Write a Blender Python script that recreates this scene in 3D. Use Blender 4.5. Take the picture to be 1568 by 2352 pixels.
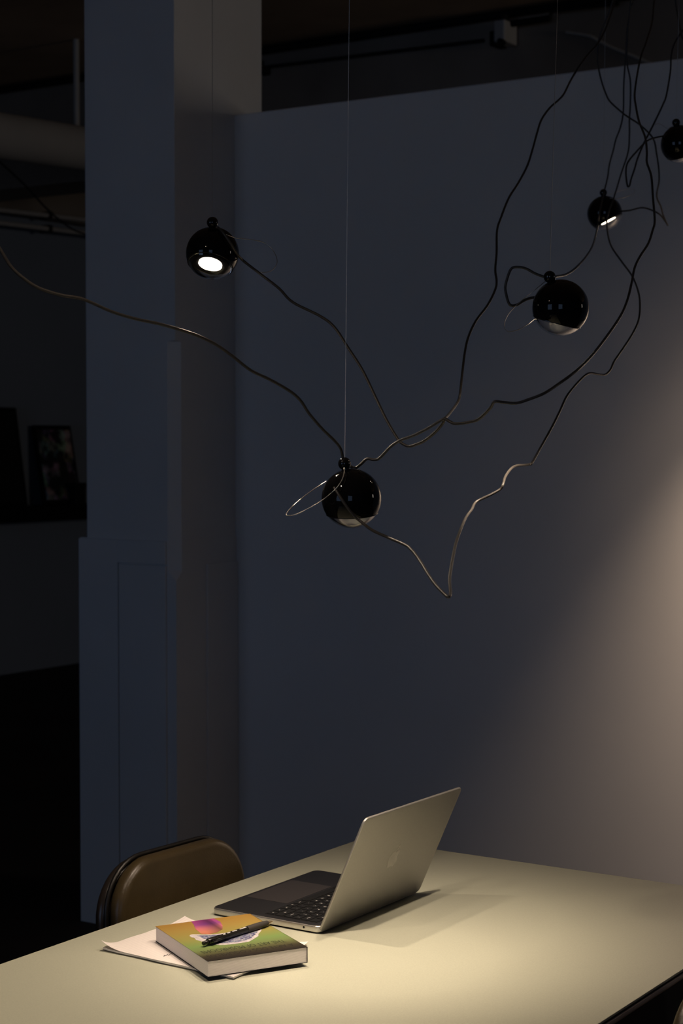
import bpy, bmesh, math, random
from mathutils import Vector, Matrix, Euler
random.seed(7)
for o in list(bpy.data.objects): bpy.data.objects.remove(o)
SC = bpy.context.scene
COL = SC.collection
R = math.radians

# ------------------------------------------------------------------ camera
F, CX, CY = 4048.0, 784.0, 1176.0            # focal length in pixels of the 1568x2352 frame
PITCH, YAW, EYE = math.atan(156 / F), R(33.2), 1.505
cam = bpy.data.cameras.new('camera'); camo = bpy.data.objects.new('camera', cam); COL.objects.link(camo)
camo.location = (0, 0, EYE); camo.rotation_euler = (R(90) - PITCH, 0, YAW)
cam.sensor_fit = 'VERTICAL'; cam.sensor_height = 36.0; cam.lens = 36.0 * F / 2352
cam.clip_start = 0.05; cam.clip_end = 100
cam.dof.use_dof = True; cam.dof.focus_distance = 2.75; cam.dof.aperture_fstop = 9.5
SC.camera = camo
FW = Vector((-math.sin(YAW) * math.cos(PITCH), math.cos(YAW) * math.cos(PITCH), -math.sin(PITCH)))
RT = Vector((math.cos(YAW), math.sin(YAW), 0)); UP = RT.cross(FW); EYEP = Vector((0, 0, EYE))
def sight(x, y): return FW + RT * ((x - CX) / F) - UP * ((y - CY) / F)
def at_depth(x, y, d): return EYEP + sight(x, y) * d
def at_z(x, y, z): r = sight(x, y); return EYEP + r * ((z - EYE) / r.z)
def at_x(x, y, v): r = sight(x, y); return EYEP + r * (v / r.x)
def at_y(x, y, v): r = sight(x, y); return EYEP + r * (v / r.y)

# ------------------------------------------------------------------ exposure, world, dusk daylight, added far light
SC.view_settings.view_transform = 'Standard'; SC.view_settings.look = 'None'
SC.view_settings.exposure = 0.0; SC.view_settings.gamma = 1.0; SC.view_settings.use_curve_mapping = False
SC.cycles.caustics_refractive = False; SC.cycles.caustics_reflective = False
SC.cycles.max_bounces = 10; SC.cycles.transparent_max_bounces = 12
SC.cycles.sample_clamp_indirect = 4.0
w = bpy.data.worlds.new('dusk'); SC.world = w; w.use_nodes = True
bg = w.node_tree.nodes['Background']; bg.inputs[0].default_value = (0.35, 0.5, 0.8, 1); bg.inputs[1].default_value = 0.02

def area_light(name, loc, aim, sx, sy, power, color, spread=180):
    l = bpy.data.lights.new(name, 'AREA'); l.shape = 'RECTANGLE'; l.size = sx; l.size_y = sy
    l.energy = power; l.color = color; l.spread = R(spread)
    o = bpy.data.objects.new(name, l); COL.objects.link(o); o.location = loc
    o.rotation_euler = (Vector(aim) - Vector(loc)).to_track_quat('-Z', 'Y').to_euler()
    return o
area_light('dusk_daylight', (2.5, -5.25, 1.75), (2.5, 0, 1.75), 2.6, 2.7, 25, (0.44, 0.62, 1.0))
area_light('dusk_daylight', (-3.7, -5.25, 1.75), (-3.7, 0, 1.75), 2.6, 2.7, 25, (0.44, 0.62, 1.0))
area_light('far_added_light', (5.25, 6.8, 2.35), (0, 6.8, 2.4), 1.4, 1.2, 40, (1.0, 0.88, 0.76))  # unseen warm source, added to light the pillar top and ceiling

LAMP_COLOR = (1.0, 0.79, 0.60)
WATT = dict(A=25, B=14.5, C=18.5, D=1.2, E=8, F=14, G=92)
SPILL = dict(A=5, B=2.5, C=2, D=0.2, E=1.5, F=3, G=4)     # per pendant lamp, used in the lamp builder

# ------------------------------------------------------------------ materials
def mat(name, color, rough=0.5, metal=0.0, spec=0.5, scale=30, var=0.12, bump=0.0, bscale=200, coat=0.0, color2=None, rvar=0.0):
    m = bpy.data.materials.new(name); m.use_nodes = True; nt = m.node_tree; n = nt.nodes; b = n['Principled BSDF']
    tc = n.new('ShaderNodeTexCoord'); nz = n.new('ShaderNodeTexNoise'); nz.inputs['Scale'].default_value = scale; nz.inputs['Detail'].default_value = 4
    nt.links.new(tc.outputs['Object'], nz.inputs['Vector'])
    rp = n.new('ShaderNodeValToRGB')
    c2 = color2 or tuple(c * (1 - var) for c in color)
    rp.color_ramp.elements[0].color = (*c2, 1); rp.color_ramp.elements[1].color = (*color, 1)
    rp.color_ramp.elements[0].position = 0.3; rp.color_ramp.elements[1].position = 0.7
    nt.links.new(nz.outputs['Fac'], rp.inputs['Fac']); nt.links.new(rp.outputs['Color'], b.inputs['Base Color'])
    b.inputs['Roughness'].default_value = rough; b.inputs['Metallic'].default_value = metal
    b.inputs['Specular IOR Level'].default_value = spec; b.inputs['Coat Weight'].default_value = coat; b.inputs['Coat Roughness'].default_value = 0.03
    if rvar:
        mr = n.new('ShaderNodeMapRange'); mr.inputs['To Min'].default_value = rough - rvar; mr.inputs['To Max'].default_value = rough + rvar
        nt.links.new(nz.outputs['Fac'], mr.inputs['Value']); nt.links.new(mr.outputs['Result'], b.inputs['Roughness'])
    if bump:
        n2 = n.new('ShaderNodeTexNoise'); n2.inputs['Scale'].default_value = bscale; n2.inputs['Detail'].default_value = 3
        nt.links.new(tc.outputs['Object'], n2.inputs['Vector'])
        bp = n.new('ShaderNodeBump'); bp.inputs['Strength'].default_value = bump; bp.inputs['Distance'].default_value = 0.001
        nt.links.new(n2.outputs['Fac'], bp.inputs['Height']); nt.links.new(bp.outputs['Normal'], b.inputs['Normal'])
    return m
M = {}
M['wall'] = mat('white_wall_paint', (0.66, 0.67, 0.68), 0.75, scale=2.2, var=0.05, bump=0.15, bscale=90, spec=0.25)
M['pillar'] = mat('white_pillar_paint', (0.66, 0.67, 0.68), 0.7, scale=3, var=0.07, bump=0.25, bscale=60, spec=0.25)
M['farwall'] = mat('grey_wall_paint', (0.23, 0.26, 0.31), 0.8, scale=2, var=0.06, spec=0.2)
M['ceiling'] = mat('dim_timber_ceiling', (0.62, 0.44, 0.30), 0.85, scale=1.4, var=0.35, spec=0.1)
M['beam'] = mat('brown_beam', (0.34, 0.29, 0.24), 0.85, scale=1.6, var=0.3, spec=0.1)
M['floor'] = mat('dark_concrete_floor', (0.05, 0.042, 0.036), 0.7, scale=1.5, var=0.4, spec=0.12)
M['black'] = mat('black_matt', (0.012, 0.012, 0.012), 0.6, scale=12, spec=0.15)
M['dark_metal'] = mat('dark_steel', (0.05, 0.048, 0.045), 0.45, metal=0.6, scale=20)
M['duct'] = mat('pale_painted_duct', (0.46, 0.43, 0.40), 0.7, scale=4, var=0.08, spec=0.2)
M['rod'] = mat('pale_steel_rod', (0.45, 0.43, 0.40), 0.55, scale=9, spec=0.3)
M['table'] = mat('beige_linoleum', (0.515, 0.525, 0.415), 0.42, scale=420, var=0.12, bump=0.08, bscale=900, spec=0.32, rvar=0.05)
M['table_edge'] = mat('umber_edge', (0.34, 0.275, 0.235), 0.35, scale=40, spec=0.5)
M['cord'] = mat('black_cord_sheath', (0.038, 0.034, 0.030), 0.42, scale=300, spec=0.4, bump=0.2, bscale=1500)
M['wire'] = mat('steel_wire', (0.55, 0.52, 0.48), 0.35, metal=0.9, scale=100)
M['shell'] = mat('black_lamp_glass', (0.004, 0.004, 0.0045), 0.035, scale=15, spec=0.25)
M['ball'] = mat('black_gloss_ball', (0.005, 0.005, 0.005), 0.06, scale=15, spec=0.5)
M['seam'] = mat('black_seam', (0.01, 0.009, 0.008), 0.25, scale=15, spec=0.5)
M['alu'] = mat('grey_aluminium', (0.36, 0.35, 0.325), 0.42, metal=0.75, scale=350, var=0.06, bump=0.03, bscale=2500)
M['alu_edge'] = mat('bright_aluminium_edge', (0.60, 0.58, 0.55), 0.3, metal=0.85, scale=350, var=0.06)
M['palm'] = mat('dark_grey_aluminium', (0.11, 0.106, 0.108), 0.38, metal=0.9, scale=350, var=0.08)
M['pad'] = mat('smoked_glass_trackpad', (0.10, 0.088, 0.084), 0.3, metal=0.6, scale=100, var=0.05)
M['key'] = mat('black_keycap', (0.012, 0.012, 0.012), 0.45, scale=100, spec=0.3)
M['legend'] = mat('white_legend', (0.75, 0.73, 0.70), 0.5, scale=100)
M['emblem'] = mat('polished_emblem', (0.40, 0.385, 0.36), 0.18, metal=0.85, scale=60, var=0.2)
M['screen'] = mat('black_screen', (0.008, 0.008, 0.009), 0.12, scale=20)
M['vinyl'] = mat('brown_vinyl', (0.066, 0.047, 0.021), 0.33, scale=25, var=0.2, bump=0.25, bscale=380, spec=0.45)
M['chair_shell'] = mat('dark_brown_shell', (0.022, 0.017, 0.014), 0.28, scale=20, spec=0.5)
M['piping'] = mat('black_welt', (0.008, 0.007, 0.006), 0.4, scale=20)
M['chrome'] = mat('chromed_tube', (0.5, 0.5, 0.5), 0.2, metal=1.0, scale=20)
M['pen'] = mat('black_pen_plastic', (0.012, 0.011, 0.010), 0.22, scale=50, spec=0.5)
M['grip'] = mat('black_rubber_grip', (0.03, 0.026, 0.022), 0.7, scale=300, bump=0.3, bscale=1500)
M['pen_tip'] = mat('brass_pen_tip', (0.45, 0.36, 0.22), 0.3, metal=0.9, scale=50)
M['title'] = mat('dark_green_ink', (0.018, 0.022, 0.008), 0.5, scale=80)
M['subtitle'] = mat('black_brown_ink', (0.014, 0.012, 0.006), 0.5, scale=80)
M['ink'] = mat('dark_pen_ink', (0.05, 0.06, 0.06), 0.6, scale=80)
M['frame'] = mat('black_picture_frame', (0.006, 0.006, 0.006), 0.6, scale=10, spec=0.1)
M['box'] = mat('pale_metal_box', (0.42, 0.40, 0.38), 0.6, scale=10)
M['window'] = mat('dark_window_frame', (0.06, 0.06, 0.065), 0.5, scale=10)
M['card'] = mat('grey_cardboard', (0.20, 0.18, 0.16), 0.8, scale=60)

def mat_emit(name, color, k):
    m = bpy.data.materials.new(name); m.use_nodes = True; nt = m.node_tree; nt.nodes.clear()
    e = nt.nodes.new('ShaderNodeEmission'); e.inputs[0].default_value = (*color, 1); e.inputs[1].default_value = k
    o = nt.nodes.new('ShaderNodeOutputMaterial'); nt.links.new(e.outputs[0], o.inputs[0]); return m
M['led'] = mat_emit('led_disc', (1.0, 0.86, 0.68), 60.0)

def mat_glass(name):
    m = bpy.data.materials.new(name); m.use_nodes = True; nt = m.node_tree; b = nt.nodes['Principled BSDF']
    b.inputs['Base Color'].default_value = (0.93, 0.92, 0.90, 1); b.inputs['Roughness'].default_value = 0.03
    b.inputs['Transmission Weight'].default_value = 1.0; b.inputs['IOR'].default_value = 1.47
    nz = nt.nodes.new('ShaderNodeTexNoise'); nz.inputs['Scale'].default_value = 60; tc = nt.nodes.new('ShaderNodeTexCoord')
    nt.links.new(tc.outputs['Object'], nz.inputs['Vector'])
    bp = nt.nodes.new('ShaderNodeBump'); bp.inputs['Strength'].default_value = 0.12; bp.inputs['Distance'].default_value = 0.001
    nt.links.new(nz.outputs['Fac'], bp.inputs['Height']); nt.links.new(bp.outputs['Normal'], b.inputs['Normal'])
    return m
M['lens'] = mat_glass('clear_cast_glass')

def mat_pane():
    m = bpy.data.materials.new('window_pane'); m.use_nodes = True; nt = m.node_tree; nt.nodes.clear()
    t = nt.nodes.new('ShaderNodeBsdfTransparent'); g = nt.nodes.new('ShaderNodeBsdfGlossy'); g.inputs['Roughness'].default_value = 0.02
    fr = nt.nodes.new('ShaderNodeFresnel'); mx = nt.nodes.new('ShaderNodeMixShader'); o = nt.nodes.new('ShaderNodeOutputMaterial')
    nt.links.new(fr.outputs[0], mx.inputs[0]); nt.links.new(t.outputs[0], mx.inputs[1]); nt.links.new(g.outputs[0], mx.inputs[2]); nt.links.new(mx.outputs[0], o.inputs[0])
    return m
M['pane'] = mat_pane()

def mat_stripes(name, base, line, axis, scale, width, rough=0.7):
    """thin parallel lines (ruling of a pad, edges of pages) along one object axis"""
    m = bpy.data.materials.new(name); m.use_nodes = True; nt = m.node_tree; n = nt.nodes; b = n['Principled BSDF']
    b.inputs['Roughness'].default_value = rough; b.inputs['Specular IOR Level'].default_value = 0.2
    tc = n.new('ShaderNodeTexCoord'); dt = n.new('ShaderNodeVectorMath'); dt.operation = 'DOT_PRODUCT'; dt.inputs[1].default_value = axis
    nt.links.new(tc.outputs['Object'], dt.inputs[0])
    ml = n.new('ShaderNodeMath'); ml.operation = 'MULTIPLY'; ml.inputs[1].default_value = scale; nt.links.new(dt.outputs['Value'], ml.inputs[0])
    nz = n.new('ShaderNodeTexNoise'); nz.inputs['Scale'].default_value = 1.0; nz.noise_dimensions = '1D'
    nt.links.new(ml.outputs[0], nz.inputs['W'])
    fr = n.new('ShaderNodeMath'); fr.operation = 'FRACT'; nt.links.new(ml.outputs[0], fr.inputs[0])
    lt = n.new('ShaderNodeMath'); lt.operation = 'LESS_THAN'; lt.inputs[1].default_value = width; nt.links.new(fr.outputs[0], lt.inputs[0])
    mu = n.new('ShaderNodeMath'); mu.operation = 'MULTIPLY'; nt.links.new(lt.outputs[0], mu.inputs[0]); nt.links.new(nz.outputs['Fac'], mu.inputs[1])
    mx = n.new('ShaderNodeMix'); mx.data_type = 'RGBA'; mx.inputs[6].default_value = (*base, 1); mx.inputs[7].default_value = (*line, 1)
    nt.links.new(mu.outputs[0], mx.inputs[0]); nt.links.new(mx.outputs[2], b.inputs['Base Color'])
    return m
M['pages'] = mat_stripes('page_edges', (0.86, 0.81, 0.79), (0.52, 0.46, 0.45), (0, 0, 1), 620, 0.36)

# ------------------------------------------------------------------ building helpers
def props(o, label=None, cat=None, group=None, kind=None):
    if label: o['label'] = label
    if cat: o['category'] = cat
    if group: o['group'] = group
    if kind: o['kind'] = kind
    return o
def thing(name, label, cat, loc=(0, 0, 0), rot=None, group=None):
    o = bpy.data.objects.new(name, None); COL.objects.link(o); o.empty_display_size = 0.05
    o.location = loc
    if rot is not None: o.rotation_mode = 'QUATERNION'; o.rotation_quaternion = rot
    return props(o, label, cat, group)
def root_matrix(o):
    while o.parent: o = o.parent
    q = o.rotation_quaternion if o.rotation_mode == 'QUATERNION' else o.rotation_euler.to_quaternion()
    return Matrix.LocRotScale(o.location, q, None)
def obj(name, bm, m, parent=None, smooth=None, label=None):
    """link a bmesh given in WORLD coordinates as one object; under a parent it moves into the root's frame"""
    me = bpy.data.meshes.new(name)
    bmesh.ops.recalc_face_normals(bm, faces=bm.faces)
    bm.to_mesh(me); bm.free()
    for mm in (m if isinstance(m, (list, tuple)) else [m]): me.materials.append(mm)
    if parent is not None: me.transform(root_matrix(parent).inverted())
    if smooth is not None:
        me.polygons.foreach_set('use_smooth', [True] * len(me.polygons))
        if smooth < 180: me.set_sharp_from_angle(angle=R(smooth))
    o = bpy.data.objects.new(name, me); COL.objects.link(o)
    if parent is not None: o.parent = parent
    if label: o['label'] = label
    return o
def struct(name, bm, m, parent=None, smooth=None):
    o = obj(name, bm, m, parent, smooth)
    if parent is None: o['kind'] = 'structure'
    return o
def copy_tree(o, parent=None):
    c = o.copy(); COL.objects.link(c)
    if parent is not None: c.parent = parent
    for ch in list(o.children): copy_tree(ch, c)
    return c
def add_box(bm, lo, hi, bevel=0.0, seg=2, mtx=None):
    b2 = bmesh.new(); bmesh.ops.create_cube(b2, size=1.0)
    lo, hi = Vector(lo), Vector(hi); c = (lo + hi) / 2; s = hi - lo
    for v in b2.verts: v.co = Vector((v.co.x * s.x, v.co.y * s.y, v.co.z * s.z)) + c
    if bevel: bmesh.ops.bevel(b2, geom=list(b2.edges), offset=bevel, segments=seg, profile=0.5, affect='EDGES')
    merge(bm, b2, mtx)
def merge(bm, b2, mtx=None, mi=0):
    t = bpy.data.meshes.new('t')
    if mi:
        for f in b2.faces: f.material_index = mi
    if mtx is not None: b2.transform(mtx)
    b2.to_mesh(t); b2.free(); bm.from_mesh(t); bpy.data.meshes.remove(t)
def box(lo, hi, bevel=0.0, seg=2, mtx=None):
    bm = bmesh.new(); add_box(bm, lo, hi, bevel, seg, mtx); return bm
def add_sphere(bm, c, r, u=32, v=20):
    b2 = bmesh.new(); bmesh.ops.create_uvsphere(b2, u_segments=u, v_segments=v, radius=r)
    merge(bm, b2, Matrix.Translation(c))
def smooth_path(pts, n=6):
    """Catmull-Rom through the points"""
    pts = [Vector(p) for p in pts]
    if len(pts) < 3: return pts
    P = [2 * pts[0] - pts[1]] + pts + [2 * pts[-1] - pts[-2]]; out = []
    for i in range(1, len(P) - 2):
        a, b, c, d = P[i - 1], P[i], P[i + 1], P[i + 2]
        for k in range(n):
            t = k / n
            out.append(0.5 * ((2 * b) + (c - a) * t + (2 * a - 5 * b + 4 * c - d) * t * t + (3 * b - a - 3 * c + d) * t ** 3))
    out.append(pts[-1]); return out
def add_tube(bm, path, r, seg=8, cap=True):
    path = [Vector(p) for p in path]; n = len(path); rings = []
    t0 = (path[1] - path[0]).normalized(); nrm = t0.orthogonal().normalized()
    for i, p in enumerate(path):
        t = ((path[min(i + 1, n - 1)] - path[max(i - 1, 0)])).normalized()
        nrm = (nrm - t * nrm.dot(t)).normalized(); bn = t.cross(nrm)
        rr = r[i] if isinstance(r, (list, tuple)) else r
        rings.append([bm.verts.new(p + (nrm * math.cos(2 * math.pi * k / seg) + bn * math.sin(2 * math.pi * k / seg)) * rr) for k in range(seg)])
    for a, b in zip(rings, rings[1:]):
        for k in range(seg): bm.faces.new((a[k], a[(k + 1) % seg], b[(k + 1) % seg], b[k]))
    if cap: bm.faces.new(rings[0]); bm.faces.new(rings[-1])
def tube(path, r, seg=8):
    bm = bmesh.new(); add_tube(bm, path, r, seg); return bm
def add_lathe(bm, prof, mtx, seg=48):
    """prof: (radius, height) pairs turned about local Z"""
    rings = []
    for rr, z in prof:
        if rr < 1e-6: rings.append([bm.verts.new(mtx @ Vector((0, 0, z)))])
        else: rings.append([bm.verts.new(mtx @ Vector((rr * math.cos(2 * math.pi * k / seg), rr * math.sin(2 * math.pi * k / seg), z))) for k in range(seg)])
    for a, b in zip(rings, rings[1:]):
        for k in range(seg):
            k2 = (k + 1) % seg
            if len(a) == 1 and len(b) == 1: continue
            if len(a) == 1: bm.faces.new((a[0], b[k2], b[k]))
            elif len(b) == 1: bm.faces.new((a[k], a[k2], b[0]))
            else: bm.faces.new((a[k], a[k2], b[k2], b[k]))
def rrect(x0, y0, x1, y1, r, n=6):
    out = []
    for cx, cy, a0 in ((x1 - r, y1 - r, 0), (x0 + r, y1 - r, 90), (x0 + r, y0 + r, 180), (x1 - r, y0 + r, 270)):
        for k in range(n + 1):
            a = R(a0 + 90 * k / n); out.append((cx + r * math.cos(a), cy + r * math.sin(a)))
    return out
def add_prism(bm, outline, z0, z1, mtx=None, bevel=0.0, mi=0):
    """outline in local XY from z0 to z1; bevel rounds both rims by inset rings"""
    b2 = bmesh.new(); n = len(outline)
    c = Vector((sum(p[0] for p in outline) / n, sum(p[1] for p in outline) / n))
    def ring(z, ins):
        vs = []
        for i in range(n):
            p = Vector(outline[i]); a = Vector(outline[i - 1]); d = Vector(outline[(i + 1) % n])
            t = (d - a); t = t.normalized() if t.length > 0 else Vector((1, 0)); nn = Vector((t.y, -t.x))
            if nn.dot(p - c) < 0: nn = -nn
            q = p - nn * ins; vs.append(b2.verts.new((q.x, q.y, z)))
        return vs
    if bevel:
        rs = []
        for k in range(4):
            a = R(90 * k / 3); rs.append(ring(z0 + bevel * (1 - math.sin(a)), bevel * (1 - math.cos(a))))
        for k in range(4):
            a = R(90 * (1 - k / 3)); rs.append(ring(z1 - bevel * (1 - math.sin(a)), bevel * (1 - math.cos(a))))
        # first four run outwards, last four inwards
        rs = [ring(z0 + bevel * (1 - math.cos(R(30 * k))), bevel * (1 - math.sin(R(30 * k)))) for k in range(4)] + \
             [ring(z1 - bevel * (1 - math.cos(R(30 * (3 - k)))), bevel * (1 - math.sin(R(30 * (3 - k))))) for k in range(4)]
        b2.verts.ensure_lookup_table()
        for v in [v for v in b2.verts if not any(v in q for q in rs)]: b2.verts.remove(v)
    else: rs = [ring(z0, 0), ring(z1, 0)]
    for a, b in zip(rs, rs[1:]):
        for k in range(n): b2.faces.new((a[k], a[(k + 1) % n], b[(k + 1) % n], b[k]))
    b2.faces.new(rs[0]); b2.faces.new(rs[-1])
    merge(bm, b2, mtx, mi)
def prism(outline, z0, z1, mtx=None, bevel=0.0):
    bm = bmesh.new(); add_prism(bm, outline, z0, z1, mtx, bevel); return bm
def text_bm(body, size, mtx, extrude=0.0, align='CENTER', width=None):
    cu = bpy.data.curves.new('t', 'FONT'); cu.body = body; cu.size = size; cu.align_x = align; cu.extrude = extrude; cu.resolution_u = 3
    o = bpy.data.objects.new('t', cu); COL.objects.link(o); bpy.context.view_layer.update()
    me = o.to_mesh(); bm = bmesh.new(); bm.from_mesh(me)
    if width and bm.verts:
        xs = [v.co.x for v in bm.verts]; s = width / (max(xs) - min(xs))
        for v in bm.verts: v.co.x *= s
    o.to_mesh_clear(); bpy.data.objects.remove(o); bpy.data.curves.remove(cu)
    bm.transform(mtx); return bm

# ------------------------------------------------------------------ the room
XL, XR, YB, YF, ZC = -8.12, 5.1, -5.0, 10.6, 3.6
struct('floor', box((XL - 0.2, YB - 0.2, -0.1), (XR + 0.2, YF + 0.2, 0)), M['floor'])
struct('ceiling', box((XL - 0.2, YB - 0.2, ZC), (XR + 0.2, YF + 0.2, ZC + 0.15)), M['ceiling'])
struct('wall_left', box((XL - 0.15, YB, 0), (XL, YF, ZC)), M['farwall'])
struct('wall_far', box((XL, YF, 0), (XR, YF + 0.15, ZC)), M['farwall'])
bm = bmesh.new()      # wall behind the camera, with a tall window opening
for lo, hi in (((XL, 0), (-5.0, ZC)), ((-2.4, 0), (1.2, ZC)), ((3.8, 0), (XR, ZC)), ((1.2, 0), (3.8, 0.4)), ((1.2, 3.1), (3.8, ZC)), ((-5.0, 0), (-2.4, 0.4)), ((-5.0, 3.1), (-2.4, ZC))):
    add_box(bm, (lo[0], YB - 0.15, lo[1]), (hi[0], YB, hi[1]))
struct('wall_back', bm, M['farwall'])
bm = bmesh.new()      # right-hand wall, with a made-up opening for the added far light
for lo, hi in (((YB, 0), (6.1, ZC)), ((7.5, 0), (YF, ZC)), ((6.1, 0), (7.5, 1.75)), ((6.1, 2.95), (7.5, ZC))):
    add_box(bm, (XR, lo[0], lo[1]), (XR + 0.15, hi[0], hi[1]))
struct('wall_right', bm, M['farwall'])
def window(name, lo, hi, axis, nx, nz):
    bm = bmesh.new(); t = 0.05; lo, hi = Vector(lo), Vector(hi); h = 1 - axis   # h: horizontal axis of the opening
    def bar(a0, a1, z0, z1):
        l = lo.copy(); u = hi.copy(); l[h] = a0; u[h] = a1; l.z = z0; u.z = z1; add_box(bm, l, u)
    bar(lo[h], lo[h] + t, lo.z, hi.z); bar(hi[h] - t, hi[h], lo.z, hi.z); bar(lo[h] + t, hi[h] - t, lo.z, lo.z + t); bar(lo[h] + t, hi[h] - t, hi.z - t, hi.z)
    for k in range(1, nx):
        x = lo[h] + (hi[h] - lo[h]) * k / nx; bar(x - 0.015, x + 0.015, lo.z + t, hi.z - t)
    for k in range(1, nz):
        z = lo.z + (hi.z - lo.z) * k / nz; bar(lo[h] + t, hi[h] - t, z - 0.015, z + 0.015)
    o = struct(name, bm, M['window'])
    c = (lo[axis] + hi[axis]) / 2; l = lo.copy(); u = hi.copy(); l[axis] = c - 0.003; u[axis] = c + 0.003; l[h] += t; u[h] -= t; l.z += t; u.z -= t
    obj('window_pane', box(l, u), M['pane'], o)
window('window_1', (1.2, YB - 0.10, 0.4), (3.8, YB - 0.05, 3.1), 1, 3, 3)
window('window_3', (-5.0, YB - 0.10, 0.4), (-2.4, YB - 0.05, 3.1), 1, 3, 3)
window('added_window', (XR + 0.05, 6.1, 1.75), (XR + 0.10, 7.5, 2.95), 0, 2, 1)  # made-up window around the added far light
# beam across the back of the hall, dark upper band of the left wall
struct('ceiling_beam', box((XL, 7.63, 3.0), (XR, 8.0, ZC)), M['beam'])
struct('trim_1', box((XL, YB + 0.2, 2.99), (XL + 0.12, YF - 0.2, 3.58)), M['beam'])
# white partition
PX, PY, PW = -3.3595, 4.17, 4.476
struct('wall_partition', box((PX + 0.0, PW, 0), (1.9, PW + 0.12, 2.536), 0.004, 1), M['wall'])
# pillar: shaft with a chamfered arris, wider casing below 1.21 m, thin casing boards
XW = -3.7075                                        # left edge of the casing
ZB = at_y(300, 1238, PY).z
zc0, zc1 = at_y(395, 1312, PY).z, at_y(395, 781, PY).z
px0 = at_y(198, 800, PY + 0.004).x
bm = bmesh.new()
x1 = at_y(401, 500, PY + 0.004).x; y0 = PY + 0.004; y1 = 4.62
ch = 0.031
def sect(z, c, xx0, xx1, yy0): return [bm.verts.new(p) for p in ((xx0, yy0, z), (xx1 - c, yy0, z), (xx1, yy0 + c * 0.9, z), (xx1, y1, z), (xx0, y1, z))]
e = 1e-4
rings = [sect(ZB, ch, px0, x1, y0), sect(zc1 - 0.004, ch, px0, x1, y0), sect(zc1, e, px0, x1, y0), sect(ZC, e, px0, x1, y0)]
for a, b in zip(rings, rings[1:]):
    for k in range(5): bm.faces.new((a[k], a[(k + 1) % 5], b[(k + 1) % 5], b[k]))
bm.faces.new(rings[0]); bm.faces.new(rings[-1])
pil = props(obj('pillar', bm, M['pillar']), kind='structure')
bm = bmesh.new(); xb = x1 + 0.004
rings = [sect(0, e, XW, xb, PY), sect(zc0 - 0.03, e, XW, xb, PY), sect(zc0, ch, XW, xb, PY), sect(ZB, ch, XW, xb, PY)]
for a, b in zip(rings, rings[1:]):
    for k in range(5): bm.faces.new((a[k], a[(k + 1) % 5], b[(k + 1) % 5], b[k]))
bm.faces.new(rings[0]); bm.faces.new(rings[-1])
obj('pillar_casing', bm, M['pillar'], pil)
zp = at_y(300, 1296, PY).z
xa = at_y(277, 1500, PY).x; 
gp = 0.004
for lo, hi in (((xa, 0), (xb - ch - 0.004, zp)), ((XW, 0), (xa - gp, ZB - 0.003)), ((xa - gp, zp + gp), (xb - ch - 0.004, ZB - 0.003))):
    obj('casing_board', box((lo[0], PY - 0.008, lo[1]), (hi[0], PY + 0.002, hi[1]), 0.001, 1), M['pillar'], pil)
yb0 = at_x(474, 1500, xb).y
obj('casing_board', box((xb - 0.02, yb0, 0), (xb + 0.006, PW, zp), 0.0015, 1), M['pillar'], pil)

# ------------------------------------------------------------------ things high up in the hall
def lin(p, q, n=2): return [p + (q - p) * (k / (n - 1)) for k in range(n)]
a = at_x(0, 312, -6.2); b = at_x(197, 342, -6.2); d = (b - a).normalized()
duct = thing('ventilation_duct', 'thick pale round duct running behind the pillar under the dark ceiling', 'duct', a)
obj('duct_pipe', tube(lin(a - d * 3.0, b + d * 1.2), 0.113, 40), M['duct'], duct, smooth=60)
for k in (-1.1, 1.35):
    p = a + d * k; bm = bmesh.new(); add_tube(bm, lin(p - d * 0.02, p + d * 0.02), 0.115, 40); obj('duct_joint', bm, M['duct'], duct, smooth=60)
hp = at_x(176, 290, -6.2)
obj('hanger_rod', tube([Vector((hp.x, hp.y, hp.z - 0.02)), Vector((hp.x, hp.y, ZC))], 0.016, 12), M['rod'], duct, smooth=60)
for k, (ya, yb, nm) in enumerate(((482, 505, 'upper'), (512, 536, 'lower'))):
    p, q = at_x(0, ya, XL + 0.17), at_x(197, yb, XL + 0.17); d2 = (q - p).normalized()
    t = thing('conduit_pipe', f'{nm} of two thin grey pipes along the left wall under the duct', 'pipe', p, group='pipes along the left wall')
    obj('pipe', tube(lin(p - d2 * 2, q + d2 * 0.9), 0.016, 12), M['duct'], t, smooth=60)
    for s in (-1.0, 0.45):
        c = p + d2 * s; obj('pipe_clip', box((XL + 0.1, c.y - 0.015, c.z - 0.025), (c.x + 0.02, c.y + 0.015, c.z + 0.025)), M['dark_metal'], t)
p = [at_x(x, y, v) for x, y, v in ((-60, 318, -5.9), (0, 372, -6.0), (60, 428, -6.2), (110, 482, -6.5), (162, 524, -6.9), (200, 540, -7.1))]
props(obj('cable', tube(smooth_path(p), 0.005, 8), M['black'], smooth=60), 'thin black cable sagging diagonally below the pale duct', 'cable')
# conduit under the ceiling at the beam, with the box and the loose cable
t = thing('ceiling_conduit', 'long dark conduit where the ceiling meets the beam above the white wall', 'conduit', (-3, 7.59, 3.57))
obj('pipe', tube([Vector((XL + 0.2, 7.59, 3.57)), Vector((XR - 0.2, 7.59, 3.57))], 0.02, 12), M['black'], t, smooth=60)
zz = at_y(700, 130, 7.6).z
t2 = thing('beam_conduit', 'faint thin conduit on the face of the dark beam below the ceiling conduit', 'conduit', (-3, 7.61, zz))
obj('pipe', tube([at_y(590, 157, 7.612), at_y(1110, 93, 7.612)], 0.009, 10), M['dark_metal'], t2, smooth=60)
q = at_y(588, 152, 7.6)
t = thing('beam_bracket', 'small dark bracket on the beam beside the pillar', 'bracket', q)
obj('hook', box((q.x + 0.012, 7.57, q.z - 0.035), (q.x + 0.03, 7.63, q.z + 0.03), 0.004, 1), M['black'], t)
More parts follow.
